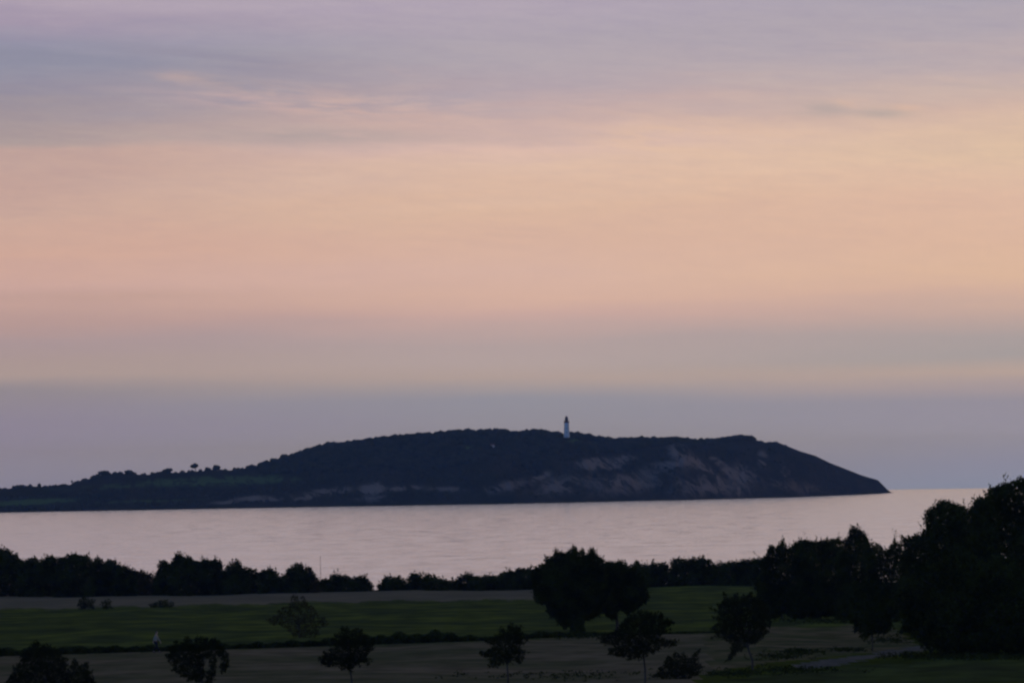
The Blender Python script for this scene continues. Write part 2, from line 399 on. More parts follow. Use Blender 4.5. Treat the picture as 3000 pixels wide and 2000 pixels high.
def tube(pts, rad, sides=7):
    pts = [Vector(p) for p in pts]; V, Fc = [], []
    for i, p in enumerate(pts):
        t = (pts[min(i + 1, len(pts) - 1)] - pts[max(i - 1, 0)]).normalized()
        a = t.cross(Vector((0.31, 0.9, 0.2))).normalized(); b = t.cross(a)
        for s in range(sides):
            w = 2 * math.pi * s / sides; V.append(p + (a * math.cos(w) + b * math.sin(w)) * rad[i])
    for i in range(len(pts) - 1):
        for s in range(sides):
            s2 = (s + 1) % sides
            Fc.append((i * sides + s, i * sides + s2, (i + 1) * sides + s2, (i + 1) * sides + s))
    Fc.append(tuple(range(sides - 1, -1, -1))); Fc.append(tuple((len(pts) - 1) * sides + s for s in range(sides)))
    return V, Fc
def tubes(lst):
    V, Fc = [], []
    for pts, rad in lst:
        v, f = tube(pts, rad); o = len(V); V += v; Fc += [tuple(i + o for i in q) for q in f]
    return V, Fc

def plant(name, label, cat, polys, base_px, d=None, leaf=0.16, dens=1.0, depth=0.9, sprig=0.5, trunk_r=0.12, limbs=6,
          mat=None, group=None, seed=1, part='crown', stem='trunk', fork=0.35, flat=0.0, jag=5.0):
    rng = np.random.default_rng(seed)
    if d is None:
        base = ground_at(*base_px); d = base.y
    else:
        b = P(base_px[0], base_px[1], d); base = Vector((b.x, b.y, float(gz(b.x, b.y))))
    t = thing(name, label, cat, base, group)
    w = crown_points(polys, d, rng, leaf, dens, depth, sprig, jag)
    w = w[w[:, 2] > gz(w[:, 0], w[:, 1]) + 0.02]
    v, f = leaf_quads(w - np.array(base), leaf, rng, flat)
    mesh(part, v, f, mat or M_LEAF, t)
    c = w.mean(0) - np.array(base); top = w[:, 2].max() - base.z
    lst = []
    fz = max(0.25, c[2] * fork)
    lst.append(([(0, 0, -0.4), (0.02, 0, fz * 0.5), (c[0] * 0.3, 0, fz), (c[0] * 0.7, 0, (fz + c[2]) / 2), (c[0], c[1], c[2]), (c[0], c[1], (c[2] + top) / 2)],
                [trunk_r * 1.25, trunk_r, trunk_r * 0.9, trunk_r * 0.7, trunk_r * 0.5, trunk_r * 0.15]))
    for i in range(limbs):
        e = w[rng.integers(len(w))] - np.array(base)
        s = Vector((c[0] * 0.3, 0, fz)) + (Vector(c) - Vector((c[0] * 0.3, 0, fz))) * rng.uniform(0, 0.6)
        mid = s.lerp(Vector(e), 0.5) + Vector((0, 0, 0.12 * abs(e[0] - s.x)))
        lst.append(([s, mid, Vector(e)], [trunk_r * 0.5, trunk_r * 0.32, trunk_r * 0.1]))
    tv, tf = tubes(lst); mesh(stem, tv, tf, M_BARK, t)
    return t

# skyline of the far row of bushes, photo pixels
LINE = [(-120,1605),(0,1612),(20,1612),(45,1626),(65,1646),(80,1641),(95,1634),(110,1644),(130,1640),(150,1629),(163,1643),(180,1634),(200,1629),(215,1624),(228,1632),(240,1628),(256,1632),(266,1652),(280,1640),(292,1636),(302,1653),(318,1642),(330,1644),(345,1656),(358,1660),(370,1663),(385,1669),(400,1674),(420,1676),(435,1684),(450,1700),(454,1682),(463,1662),(477,1643),(487,1655),(505,1647),(514,1632),(523,1618),(532,1630),(543,1644),(552,1631),(561,1640),(575,1647),(590,1644),(605,1639),(618,1645),(630,1639),(641,1642),(645,1662),(652,1684),(662,1664),(675,1650),(688,1644),(700,1652),(709,1670),(722,1667),(738,1668),(752,1676),(762,1683),(776,1671),(790,1666),(803,1678),(820,1690),(830,1690),(842,1672),(852,1662),(864,1654),(878,1652),(888,1660),(893,1674),(902,1663),(911,1670),(920,1688),(926,1703),(940,1698),(956,1700),(964,1700),(970,1688),(990,1684),(1000,1688),(1015,1690),(1028,1699),(1040,1695),(1058,1688),(1072,1696),(1084,1706),(1096,1711),(1110,1710),(1122,1702),(1134,1691),(1150,1688),(1170,1691),(1187,1703),(1197,1693),(1214,1682),(1228,1688),(1240,1692),(1252,1684),(1264,1690),(1280,1692),(1298,1701),(1318,1706),(1338,1698),(1350,1692),(1362,1685),(1378,1683),(1390,1689),(1404,1691),(1420,1686),(1440,1690),(1455,1686),(1475,1678),(1490,1672),(1505,1676),(1520,1669),(1545,1667),(1565,1670),(1600,1660),(1660,1650),(1720,1652),(1760,1658),(1775,1650),(1788,1650),(1798,1660),(1813,1643),(1828,1656),(1842,1662),(1861,1642),(1874,1653),(1890,1658),(1905,1655),(1925,1652),(1940,1650),(1951,1653),(1956,1668),(1966,1656),(1970,1641),(1985,1638),(2005,1640),(2030,1637),(2052,1634),(2072,1641),(2088,1656),(2096,1662),(2104,1646),(2116,1654),(2135,1648),(2150,1654),(2165,1645),(2182,1637),(2200,1641),(2260,1630)]
LX = np.array([p[0] for p in LINE], float); LY = np.array([p[1] for p in LINE], float)
def base_y(x): return float(np.interp(x, [-120, 0, 700, 1500, 1700, 1900, 2250], [1760, 1757, 1738, 1724, 1726, 1736, 1724]))
def row_poly(x0, x1):
    w = x1 - x0; pts = []
    xs = np.unique(np.concatenate([np.linspace(x0, x1, 14), LX[(LX > x0) & (LX < x1)]]))
    for x in xs:
        b = base_y(x) + 4; y = float(np.interp(x, LX, LY)); e = min((x - x0), (x1 - x)) / min(w * 0.5, 9.0)
        sh = math.sqrt(max(0.0, 1 - (1 - min(e, 1.0)) ** 2))
        pts.append((x, b - (b - y) * (0.72 + 0.28 * sh)))
    return pts + [(x1, base_y(x1) + 4), (x0, base_y(x0) + 4)]
ROW = [
 (-110, 74, 'tallest bushy tree at the left end of the row, cut by the frame', 'tree'),
 (58, 124, 'dark bush with low twin humps just right of the tall left end tree', 'bush'),
 (114, 172, 'narrow dark bush with one raised point, third from the left end', 'bush'),
 (164, 270, 'broad tall bush with ragged flat crest above the pair of small meadow shrubs', 'bush'),
 (264, 308, 'thin spiky bush with two prongs on the downward slope of the left row', 'bush'),
 (300, 350, 'spiky bush sloping down to the right on the left part of the row', 'bush'),
 (342, 396, 'low rounded bush on the downward slope behind the flat meadow shrub', 'bush'),
 (386, 454, 'lowest brownish bush in the dip before the tall jagged trees', 'bush'),
 (450, 502, 'tree with thin pointed spire at the left edge of the jagged trees', 'tree'),
 (496, 550, 'tallest pointed tree among the jagged trees behind the meadow', 'tree'),
 (540, 650, 'wide tree with flat notched top and steep right side', 'tree'),
 (644, 714, 'round topped tree just right of the wide notched tree', 'tree'),
 (704, 768, 'level topped bush between two round trees of the row', 'bush'),
 (758, 830, 'low rounded bush left of the tall tree by the thin mast', 'bush'),
 (824, 900, 'tall round headed tree with steep left side near the thin mast', 'tree'),
 (886, 930, 'narrow leaning tree on the left of the thin mast', 'tree'),
 (922, 968, 'very low bush at the foot of the thin mast', 'bush'),
 (958, 1034, 'low bush with small knob on top, right of the thin mast', 'bush'),
 (1024, 1087, 'low bush sloping down to the bright gap in the row', 'bush'),
 (1109, 1136, 'smallest bush, on the right of the bright gap', 'bush'),
 (1116, 1194, 'smooth round bush right of the bright gap', 'bush'),
 (1188, 1246, 'peaked bush next to the smooth round bush', 'bush'),
 (1238, 1302, 'bush with ragged little spikes in the low middle of the row', 'bush'),
 (1292, 1346, 'low flat bush in the shallow dip of the middle row', 'bush'),
 (1334, 1412, 'wide mound shaped bush in the middle of the row', 'bush'),
 (1402, 1480, 'level bush two places left of the big dark tree', 'bush'),
 (1466, 1570, 'rising bush beside the left edge of the big dark tree', 'bush'),
 (1560, 1770, 'bush hidden for the most part behind the big dark tree', 'bush'),
 (1764, 1806, 'pointed bush top behind the second meadow tree', 'bush'),
 (1798, 1890, 'twin pointed bush rising right behind the second meadow tree', 'bush'),
 (1878, 1960, 'flat topped bush at the right of the second meadow tree', 'bush'),
 (1956, 2098, 'long clipped looking bush with a dome top, right half of the row', 'bush'),
 (2090, 2154, 'small ragged bush between the dome topped bush and the thicket', 'bush'),
 (2144, 2250, 'bush joining the row to the spiky thicket', 'bush'),
]
for i, (x0, x1, lab, cat) in enumerate(ROW):
    xm = (x0 + x1) / 2
    rng = random.Random(900 + i)
    d = 958 + rng.uniform(-5, 8)
    plant('tree' if cat == 'tree' else 'bush', lab, cat, [row_poly(x0, x1)], (xm, base_y(xm)), d=d, leaf=0.23, dens=1.8, depth=0.8,
          sprig=0.8, trunk_r=0.10 if cat == 'tree' else 0.05, limbs=5, jag=3.5, group='bushes and trees in the row along the far field', seed=100 + i,
          part='crown' if cat == 'tree' else 'foliage', stem='trunk' if cat == 'tree' else 'stem', mat=M_LEAF_BROWN if i in (7, 15, 19) else None)

# the two trees on the meadow
plant('tree', 'big dark spreading tree on the meadow, tallest in the middle', 'tree',
      [[(1562,1705),(1560,1672),(1578,1662),(1592,1650),(1600,1634),(1616,1634),(1626,1612),(1638,1626),(1650,1612),(1666,1622),(1680,1606),(1688,1630),(1702,1610),(1714,1624),(1728,1608),(1738,1632),(1758,1634),(1762,1662),(1776,1700),(1772,1760),(1745,1790),(1705,1800),(1662,1782),(1632,1788),(1600,1774),(1574,1748)], [(1598,1764),(1644,1770),(1660,1805),(1652,1836),(1632,1826),(1612,1802)], [(1656,1785),(1706,1790),(1704,1825),(1700,1850),(1668,1852),(1660,1826)]],
      (1684, 1852), leaf=0.13, dens=1.6, jag=9.0, sprig=0.45, trunk_r=0.22, limbs=16, seed=11, fork=0.3)
plant('tree', 'second dark meadow tree joined to the right side of the big one', 'tree',
      [[(1700,1700),(1735,1672),(1762,1660),(1782,1650),(1800,1662),(1816,1650),(1836,1668),(1856,1664),(1876,1700),(1886,1738),(1872,1762),(1850,1776),(1836,1794),(1815,1788),(1795,1802),(1765,1788),(1730,1804),(1700,1790)]],
      (1808, 1850), leaf=0.13, dens=1.6, jag=9.0, sprig=0.45, trunk_r=0.15, limbs=10, seed=12, fork=0.45)

# thicket and big trees at the right
GR = 'trees and bushes of the right hand clump'
plant('bush', 'broad bush with ragged top at the left end of the right hand thicket', 'bush',
      [[(2215,1800),(2214,1710),(2222,1658),(2238,1620),(2254,1600),(2268,1594),(2285,1586),(2302,1604),(2322,1592),(2345,1590),(2362,1640),(2368,1800)]],
      (2290, 1812), leaf=0.14, dens=1.5, jag=9.0, sprig=1.15, trunk_r=0.09, limbs=14, seed=21, group=GR, part='foliage', stem='stem')
plant('bush', 'twiggy bush with upright shoots in the middle of the right hand thicket', 'bush',
      [[(2330,1805),(2326,1640),(2335,1592),(2352,1582),(2376,1588),(2392,1582),(2420,1590),(2440,1584),(2450,1574),(2466,1590),(2480,1640),(2484,1805)]],
      (2405, 1812), leaf=0.14, dens=1.5, jag=9.0, sprig=1.15, trunk_r=0.09, limbs=14, seed=22, group=GR, part='foliage', stem='stem')
plant('tree', 'cone topped tree standing above the right hand thicket', 'tree',
      [[(2450,1810),(2448,1640),(2462,1596),(2478,1570),(2492,1556),(2506,1548),(2522,1556),(2538,1574),(2542,1600),(2560,1650),(2566,1810)]],
      (2508, 1816), leaf=0.14, dens=1.4, jag=9.0, sprig=1.15, trunk_r=0.13, limbs=12, seed=23, group=GR)
plant('bush', 'thin see-through bush between the cone topped tree and the tall trees', 'bush',
      [[(2540,1815),(2545,1650),(2552,1604),(2566,1594),(2582,1602),(2600,1600),(2614,1588),(2632,1584),(2648,1600),(2672,1660),(2680,1815)]],
      (2605, 1822), leaf=0.14, dens=1.15, jag=9.0, sprig=1.15, trunk_r=0.09, limbs=14, seed=24, group=GR, part='foliage', stem='stem')
plant('tree', 'tall tree with knobbly head at the left of the big right hand trees', 'tree',
      [[(2640,1840),(2636,1640),(2650,1580),(2680,1562),(2702,1540),(2716,1508),(2732,1490),(2748,1476),(2760,1472),(2776,1472),(2790,1490),(2806,1500),(2830,1600),(2830,1840)]],
      (2735, 1862), leaf=0.16, dens=1.5, jag=9.0, sprig=0.9, trunk_r=0.25, limbs=16, seed=25, group=GR)
plant('tree', 'tree filling the saddle between the knobbly tree and the tallest tree', 'tree',
      [[(2770,1840),(2772,1560),(2786,1496),(2808,1488),(2832,1488),(2850,1478),(2868,1462),(2886,1480),(2910,1560),(2915,1840)]],
      (2840, 1868), leaf=0.16, dens=1.5, jag=9.0, sprig=0.9, trunk_r=0.25, limbs=14, seed=26, group=GR)
plant('tree', 'tallest tree of all, at the right edge and cut by the frame', 'tree',
      [[(2850,1850),(2846,1560),(2856,1470),(2872,1450),(2892,1442),(2916,1436),(2936,1426),(2958,1416),(2982,1406),(3010,1400),(3050,1402),(3110,1440),(3150,1560),(3150,1850)]],
      (2985, 1880), leaf=0.17, dens=1.5, jag=9.0, sprig=0.9, trunk_r=0.3, limbs=18, seed=27, group=GR)
plant('tree', 'low wide tree with hanging crown in front of the tall right hand trees', 'tree',
      [[(2642,1790),(2650,1720),(2690,1670),(2760,1640),(2850,1632),(2950,1640),(3050,1660),(3120,1740),(3130,1860),(3060,1905),(2960,1915),(2860,1915),(2770,1908),(2710,1890),(2670,1850)]],
      (2850, 1922), leaf=0.18, dens=0.95, jag=9.0, sprig=0.5, trunk_r=0.25, limbs=18, seed=28, group=GR, fork=0.2)
plant('young_tree', 'round headed young tree on a thin bare trunk before the thicket', 'tree',
      [[(2488,1790),(2494,1745),(2516,1712),(2550,1700),(2584,1712),(2606,1745),(2612,1800),(2596,1840),(2564,1862),(2536,1858),(2504,1836)]],
      (2556, 1906), leaf=0.13, dens=1.1, jag=9.0, sprig=0.4, trunk_r=0.05, limbs=8, seed=29, fork=0.6)

# young trees along the near field
GY = 'young trees standing along the near field'
plant('young_tree', 'wide two lobed young tree in the bottom left corner', 'tree',
      [[(60,1930),(76,1908),(92,1892),(104,1876),(116,1890),(133,1880),(150,1896),(172,1902),(190,1934),(196,1975),(205,2030),(140,2060),(70,2040),(22,1995),(36,1972),(46,1945)], [(196,1975),(208,1946),(220,1932),(234,1940),(250,1940),(262,1966),(284,2002),(288,2040),(240,2055),(205,2035)]],
      (132, 2110), d=418, leaf=0.078, dens=0.62, jag=4.5, depth=0.6, sprig=0.2, trunk_r=0.07, limbs=10, seed=31, group=GY, mat=M_LEAF_DARK, fork=0.4)
plant('young_tree', 'vase shaped young tree with open gap on its right side', 'tree',
      [[(491,1917),(500,1895),(518,1874),(534,1880),(550,1868),(566,1874),(580,1863),(605,1872),(634,1872),(654,1894),(645,1915),(618,1922),(596,1932),(590,1950),(600,1970),(596,1990),(560,1985),(530,1974),(508,1952)], [(640,1900),(660,1908),(670,1938),(657,1960),(645,1968),(650,1942)], [(615,1925),(632,1918),(629,1950),(620,2000),(600,1995),(612,1960)]],
      (598, 2042), leaf=0.078, dens=0.62, jag=4.5, depth=0.6, sprig=0.2, trunk_r=0.055, limbs=14, seed=32, group=GY, mat=M_LEAF_DARK, fork=0.35)
plant('young_tree', 'slim young tree with ragged drooping sides left of the bare field middle', 'tree',
      [[(1013,1836),(1024,1850),(1037,1844),(1057,1848),(1070,1866),(1080,1884),(1094,1896),(1076,1902),(1070,1922),(1086,1934),(1074,1944),(1060,1932),(1050,1952),(1040,1935),(1032,1950),(1026,1970),(1016,1950),(1000,1957),(980,1944),(965,1948),(936,1937),(950,1914),(966,1898),(984,1900),(970,1875),(988,1852)]],
      (1030, 2030), leaf=0.078, dens=0.62, jag=4.5, depth=0.6, sprig=0.2, trunk_r=0.05, limbs=16, seed=33, group=GY, mat=M_LEAF_DARK, fork=0.5)
plant('young_tree', 'tiered young tree with flat layered boughs in the middle foreground', 'tree',
      [[(1492,1822),(1503,1836),(1524,1837),(1514,1850),(1525,1860),(1546,1869),(1528,1880),(1510,1884),(1518,1898),(1540,1906),(1530,1922),(1520,1938),(1505,1926),(1493,1942),(1470,1934),(1455,1948),(1430,1946),(1438,1930),(1424,1920),(1399,1913),(1418,1902),(1440,1900),(1452,1890),(1424,1878),(1440,1866),(1462,1862),(1466,1841),(1482,1846)]],
      (1488, 2022), leaf=0.078, dens=0.62, jag=4.5, depth=0.6, sprig=0.2, trunk_r=0.055, limbs=16, seed=34, group=GY, mat=M_LEAF_DARK, fork=0.6)
plant('young_tree', 'widest layered young tree with a long bough reaching right', 'tree',
      [[(1750,1868),(1790,1856),(1800,1840),(1818,1826),(1836,1804),(1854,1802),(1868,1788),(1889,1782),(1906,1794),(1922,1790),(1938,1808),(1970,1822),(1946,1832),(1962,1842),(1935,1848),(1920,1864),(1945,1872),(1984,1873),(1975,1886),(1935,1890),(1925,1904),(1900,1910),(1880,1918),(1857,1926),(1820,1916),(1780,1912),(1782,1900),(1800,1886),(1768,1880)]],
      (1890, 2008), leaf=0.078, dens=0.62, jag=4.5, depth=0.6, sprig=0.2, trunk_r=0.055, limbs=20, seed=35, group=GY, mat=M_LEAF_DARK, fork=0.65)
plant('young_tree', 'leaning young tree with low left bough beside the right hand thicket', 'tree',
      [[(2072,1779),(2105,1784),(2096,1768),(2112,1760),(2116,1738),(2135,1752),(2150,1738),(2166,1748),(2195,1742),(2230,1764),(2250,1795),(2246,1840),(2225,1870),(2200,1886),(2182,1872),(2172,1895),(2150,1912),(2122,1938),(2138,1905),(2140,1880),(2120,1864),(2082,1865),(2100,1846),(2080,1836),(2108,1822),(2090,1808),(2110,1798)]],
      (2204, 1962), leaf=0.078, dens=0.62, jag=4.5, depth=0.6, sprig=0.2, trunk_r=0.07, limbs=18, seed=36, group=GY, mat=M_LEAF_DARK, fork=0.4)
plant('shrub', 'low spiky shrub right of the widest layered young tree', 'shrub',
      [[(1914,1978),(1930,1955),(1942,1940),(1950,1920),(1966,1928),(1975,1906),(1990,1922),(2004,1912),(2014,1930),(2044,1900),(2034,1935),(2050,1950),(2035,1975),(1990,1988),(1950,1986)]],
      (1985, 1988), leaf=0.078, dens=0.62, jag=4.5, depth=0.6, sprig=0.2, trunk_r=0.03, limbs=12, seed=37, mat=M_LEAF_DARK, part='foliage', stem='stem')
plant('shrub', 'sparse pale brown shrub standing alone on the meadow by the dark verge', 'shrub',
      [[(774,1820),(800,1806),(815,1788),(835,1774),(850,1765),(860,1742),(875,1756),(888,1746),(900,1775),(925,1788),(945,1808),(962,1822),(935,1835),(925,1860),(895,1870),(870,1862),(850,1852),(835,1832)]],
      (876, 1868), leaf=0.10, dens=0.27, jag=4.5, depth=0.6, sprig=0.2, trunk_r=0.05, limbs=18, seed=38, part='foliage', stem='stem', mat=M_LEAF_BROWN)
plant('shrub', 'dark rounded shrub, left one of the pair at the meadow edge', 'shrub',
      [[(228,1772),(236,1756),(250,1748),(266,1754),(276,1774),(262,1782),(238,1782)]],
      (252, 1784), leaf=0.16, dens=0.50, jag=3.5, sprig=0.3, trunk_r=0.04, limbs=6, seed=39, part='foliage', stem='stem')
plant('shrub', 'smaller greenish shrub, right one of the pair at the meadow edge', 'shrub',
      [[(300,1778),(302,1762),(312,1752),(322,1758),(326,1778),(312,1783)]],
      (313, 1784), leaf=0.16, dens=0.36, jag=3.5, sprig=0.3, trunk_r=0.04, limbs=6, seed=40, part='foliage', stem='stem')
plant('shrub', 'flat dark shrub on the edge of meadow and grey field strip', 'shrub',
      [[(440,1772),(452,1764),(470,1762),(488,1758),(504,1770),(494,1776),(466,1778),(448,1777)]],
      (472, 1779), leaf=0.15, dens=0.50, jag=3.5, sprig=0.3, trunk_r=0.03, limbs=6, seed=41, part='foliage', stem='stem')

# ------------------------------------------------------------------ dark verge along the field edge, tufts on the rough grass
def verge():
    rng = np.random.default_rng(77)
    edge = [(-300,1933),(0,1921),(200,1915),(400,1909),(600,1903),(800,1897),(1000,1890),(1100,1887),(1250,1882),(1400,1877),(1560,1869),(1700,1864),(1900,1858),(2100,1853)]
    hh = [(-300,20),(0,24),(250,22),(420,18),(620,16),(800,18),(1040,22),(1090,32),(1200,33),(1320,34),(1345,20),(1420,12),(1560,20),(1680,16),(1800,10),(2100,4)]
    pts = []
    for px in np.arange(-300, 2100, 2.0):
        py = np.interp(px, *zip(*edge)); h = np.interp(px, *zip(*hh))
        b = ground_at(px, py); k = b.y / F
        n = int(4 + h * 1.6)
        hm = 1.08 * h * k * (0.75 + 0.25 * math.sin(px * 0.09) * math.sin(px * 0.031))
        x = b.x + rng.normal(0, 0.05, n); y = b.y + rng.uniform(-0.6, 2.6, n)
        z = gz(x, y) + hm * rng.uniform(0, 1, n) ** 1.2
        pts.append(np.stack([x, y, z], 1))
    w = np.vstack(pts); c = w.mean(0)
    v, f = leaf_quads(w - c, 0.17, rng)
    o = mesh('undergrowth', v, f, M_LEAF); o.location = c
    tag(o, 'dark verge of tall weeds between the meadow and the bare field', 'undergrowth', None, 'stuff')
    # coarse grass tufts right of the bare field
    pts = []
    for px, py, rx, ry, n, h in [(2350,1912,70,7,900,0.35),(2290,1925,90,10,700,0.3),(2480,1905,60,5,500,0.25),(2600,1878,60,10,600,0.3),(2150,1975,110,10,800,0.3),(2330,1965,150,10,800,0.25),(2700,1925,120,8,1200,0.4),(2880,1928,160,7,1500,0.4),(2420,1822,220,6,1500,0.5),(1700,1866,90,6,700,0.35),(1640,1980,300,14,700,0.2)]:
        for _ in range(n // 6):
            b = ground_at(px + rng.normal(0, rx * 0.5), py + rng.normal(0, ry * 0.5))
            x = b.x + rng.normal(0, 0.12, 6); y = b.y + rng.normal(0, 0.12, 6)
            pts.append(np.stack([x, y, gz(x, y) + rng.uniform(0, h * 0.75, 6)], 1))
    w = np.vstack(pts); c = w.mean(0); v, f = leaf_quads(w - c, 0.13, rng)
    o = mesh('long_grass', v, f, M_LEAF); o.location = c
    tag(o, 'tufts of long dark grass around the path and the right hand trees', 'grass', None, 'stuff')
verge()

# ------------------------------------------------------------------ thin mast behind the bushes
def mast():
    b = P(940, 1735, 968); base = Vector((b.x, b.y, float(gz(b.x, b.y))))
    top = P(938.5, 1631, 968).z - base.z
    t = thing('mast', 'thin bare mast rising behind the lowest bushes of the row', 'mast', base)
    M = two_tone('mast_paint', (0.14, 0.07, 0.06), (0.18, 0.09, 0.075), (2, 2, 2), None, 0.6, 0.3)
    v, f = tube([(0, 0, -0.3), (0, 0, top * 0.5), (0, 0, top)], [0.045, 0.035, 0.026], 10); mesh('pole', v, f, M, t)
    v, f = tube([(0, 0, top), (0, 0, top + 0.03), (0, 0, top + 0.10), (0, 0, top + 0.13)], [0.03, 0.06, 0.06, 0.01], 10); mesh('finial', v, f, M, t)
    v, f = tube([(0, 0, -0.1), (0, 0, 0.08)], [0.18, 0.16], 12); mesh('base', v, f, M, t)
mast()

# ------------------------------------------------------------------ the walker
def skin_body(name, joints, edges, mat, parent, sub=1):
    me = bpy.data.meshes.new(name)
    me.from_pydata([j[0] for j in joints], edges, []); me.materials.append(mat)
    o = bpy.data.objects.new(name, me); C.objects.link(o); o.parent = parent
    o.modifiers.new('skin', 'SKIN'); sd_ = o.modifiers.new('sub', 'SUBSURF'); sd_.levels = sub; sd_.render_levels = sub
    if not me.skin_vertices: me.skin_vertices.new()
    for i, j in enumerate(joints):
        r = j[1]; me.skin_vertices[0].data[i].radius = r if isinstance(r, tuple) else (r, r)
    me.skin_vertices[0].data[0].use_root = True
    return o
def walker():
    base = ground_at(457, 1911)
    t = thing('person', 'person in pale top and dark trousers walking along the meadow verge', 'person', base)
    t.rotation_euler = (0, 0, R_(-18))
    skin = two_tone('skin', (0.42, 0.27, 0.2), (0.46, 0.3, 0.22), (9, 9, 9), None, 0.6, 0.3)
    shirt = two_tone('pale_cloth', (0.28, 0.29, 0.24), (0.36, 0.36, 0.30), (6, 6, 6), None, 0.9, 0.1)
    trou = two_tone('dark_cloth', (0.018, 0.020, 0.026), (0.028, 0.03, 0.036), (6, 6, 6), None, 0.9, 0.1)
    shoe = two_tone('shoe_leather', (0.03, 0.028, 0.026), (0.05, 0.045, 0.04), (8, 8, 8), None, 0.6, 0.3)
    hair = two_tone('hair', (0.06, 0.05, 0.04), (0.09, 0.075, 0.06), (30, 30, 30), None, 0.8, 0.2)
    # +x is the way the person walks, y the side
    J, E = [], []
    def add(p, r, par=None):
        J.append((p, r)); i = len(J) - 1
        if par is not None: E.append((par, i))
        return i
    pel = add((0, 0, 0.93), (0.15, 0.11))
    wa = add((0.01, 0, 1.08), (0.13, 0.10), pel); ch = add((0.03, 0, 1.27), (0.16, 0.115), wa); shd = add((0.04, 0, 1.41), (0.13, 0.09), ch)
    nk = add((0.06, 0, 1.49), 0.052, shd); hd = add((0.085, 0, 1.58), (0.078, 0.088), nk); hd2 = add((0.09, 0, 1.68), (0.075, 0.085), hd); hd3 = add((0.085, 0, 1.735), (0.04, 0.045), hd2)
    ns = add((0.185, 0, 1.60), 0.014, hd)
    arms = {}
    for s, sw in ((1, 0.24), (-1, -0.20)):
        a = add((0.04, 0.17 * s, 1.40), 0.06, shd); e = add((0.02 + sw * 0.4, 0.235 * s, 1.13), 0.043, a); w = add((0.06 + sw, 0.225 * s, 0.91), 0.03, e)
        pm = add((0.075 + sw * 1.1, 0.222 * s, 0.855), (0.022, 0.036), w)
        for k, (dy, L) in enumerate(((-0.028, 0.068), (-0.010, 0.08), (0.010, 0.076), (0.028, 0.06))):
            k1 = add((0.085 + sw * 1.15 + dy, 0.219 * s, 0.80), 0.0095, pm); k2 = add((0.088 + sw * 1.12 + dy * 1.1, 0.212 * s, 0.80 - L * 0.55), 0.008, k1); add((0.082 + sw * 1.08 + dy * 1.1, 0.203 * s, 0.80 - L), 0.006, k2)
        th = add((0.11 + sw * 1.1, 0.205 * s, 0.845), 0.011, pm); add((0.128 + sw * 1.1, 0.192 * s, 0.80), 0.008, th)
        h = add((0, 0.09 * s, 0.88), (0.09, 0.09), pel); kx, fx, fz = ((0.15, 0.36, 0.07) if s < 0 else (0.06, -0.30, 0.11))
        kn = add((kx, 0.10 * s, 0.50), 0.06, h); an = add((fx * 0.95, 0.10 * s, fz + 0.02), 0.042, kn); add((fx * 0.95 + 0.15, 0.115 * s, 0.04), (0.035, 0.03), an)
        arms[s] = (kx, fx, fz, sw)
    skin_body('body', J, E, skin, t)
    J, E = [], []
    p0 = add((0, 0, 0.90), (0.178, 0.135)); p1 = add((0.01, 0, 1.08), (0.152, 0.122), p0); p2 = add((0.03, 0, 1.27), (0.178, 0.135), p1); p3 = add((0.04, 0, 1.42), (0.14, 0.10), p2); add((0.052, 0, 1.465), (0.07, 0.065), p3)
    for s in (1, -1):
        sw = arms[s][3]
        a = add((0.04, 0.175 * s, 1.40), 0.076, p3); e = add((0.02 + sw * 0.4, 0.237 * s, 1.13), 0.058, a); add((0.055 + sw * 0.93, 0.227 * s, 0.945), 0.046, e)
    skin_body('shirt', J, E, shirt, t)
    J, E = [], []
    p0 = add((0, 0, 0.95), (0.165, 0.125))
    for s in (1, -1):
        kx, fx, fz, _ = arms[s]
        h = add((0, 0.09 * s, 0.86), (0.108, 0.105), p0); kn = add((kx, 0.10 * s, 0.50), 0.08, h); add((fx * 0.95, 0.10 * s, fz + 0.04), 0.066, kn)
    skin_body('trousers', J, E, trou, t)
    for s in (1, -1):
        kx, fx, fz, _ = arms[s]; J, E = [], []
        a = add((fx * 0.95 - 0.05, 0.10 * s, fz - 0.025), 0.045); b = add((fx * 0.95 + 0.06, 0.108 * s, 0.05), (0.05, 0.045), a); add((fx * 0.95 + 0.19, 0.12 * s, 0.035), (0.045, 0.034), b)
        skin_body('shoe', J, E, shoe, t)
    J, E = [], []
    a = add((0.035, 0, 1.60), (0.07, 0.075)); b = add((0.06, 0, 1.70), (0.088, 0.094), a); add((0.09, 0, 1.76), (0.055, 0.06), b)
    skin_body('hair', J, E, hair, t)
walker()

# ------------------------------------------------------------------ island
SKYL = [(-900,1436),(-500,1432),(-200,1430),(0,1426),(47,1420),(75,1419),(102,1415),(132,1422),(165,1418),(200,1414),(238,1401),(272,1390),(298,1381),(330,1383),(370,1378),(404,1386),(460,1381),(485,1376),(502,1380),(548,1376),(590,1373),(650,1372),(690,1371),(731,1361),(761,1359),(790,1352),(816,1341),(863,1331),(876,1322),(901,1310),(935,1301),(978,1292),(1000,1294),(1038,1288),(1093,1279),(1150,1274),(1230,1265),(1272,1265),(1306,1261),(1353,1256),(1383,1258),(1446,1254),(1480,1258),(1510,1261),(1561,1257),(1612,1261),(1650,1266),(1680,1264),(1723,1274),(1765,1279),(1808,1283),(1867,1279),(1906,1283),(1957,1280),(2000,1283),(2025,1290),(2064,1290),(2127,1284),(2166,1279),(2212,1288),(2238,1294),(2264,1292),(2298,1303),(2340,1320),(2383,1333),(2425,1354),(2468,1371),(2510,1388),(2527,1394),(2565,1405),(2578,1418),(2590,1431),(2604,1442),(2612,1443.6)]
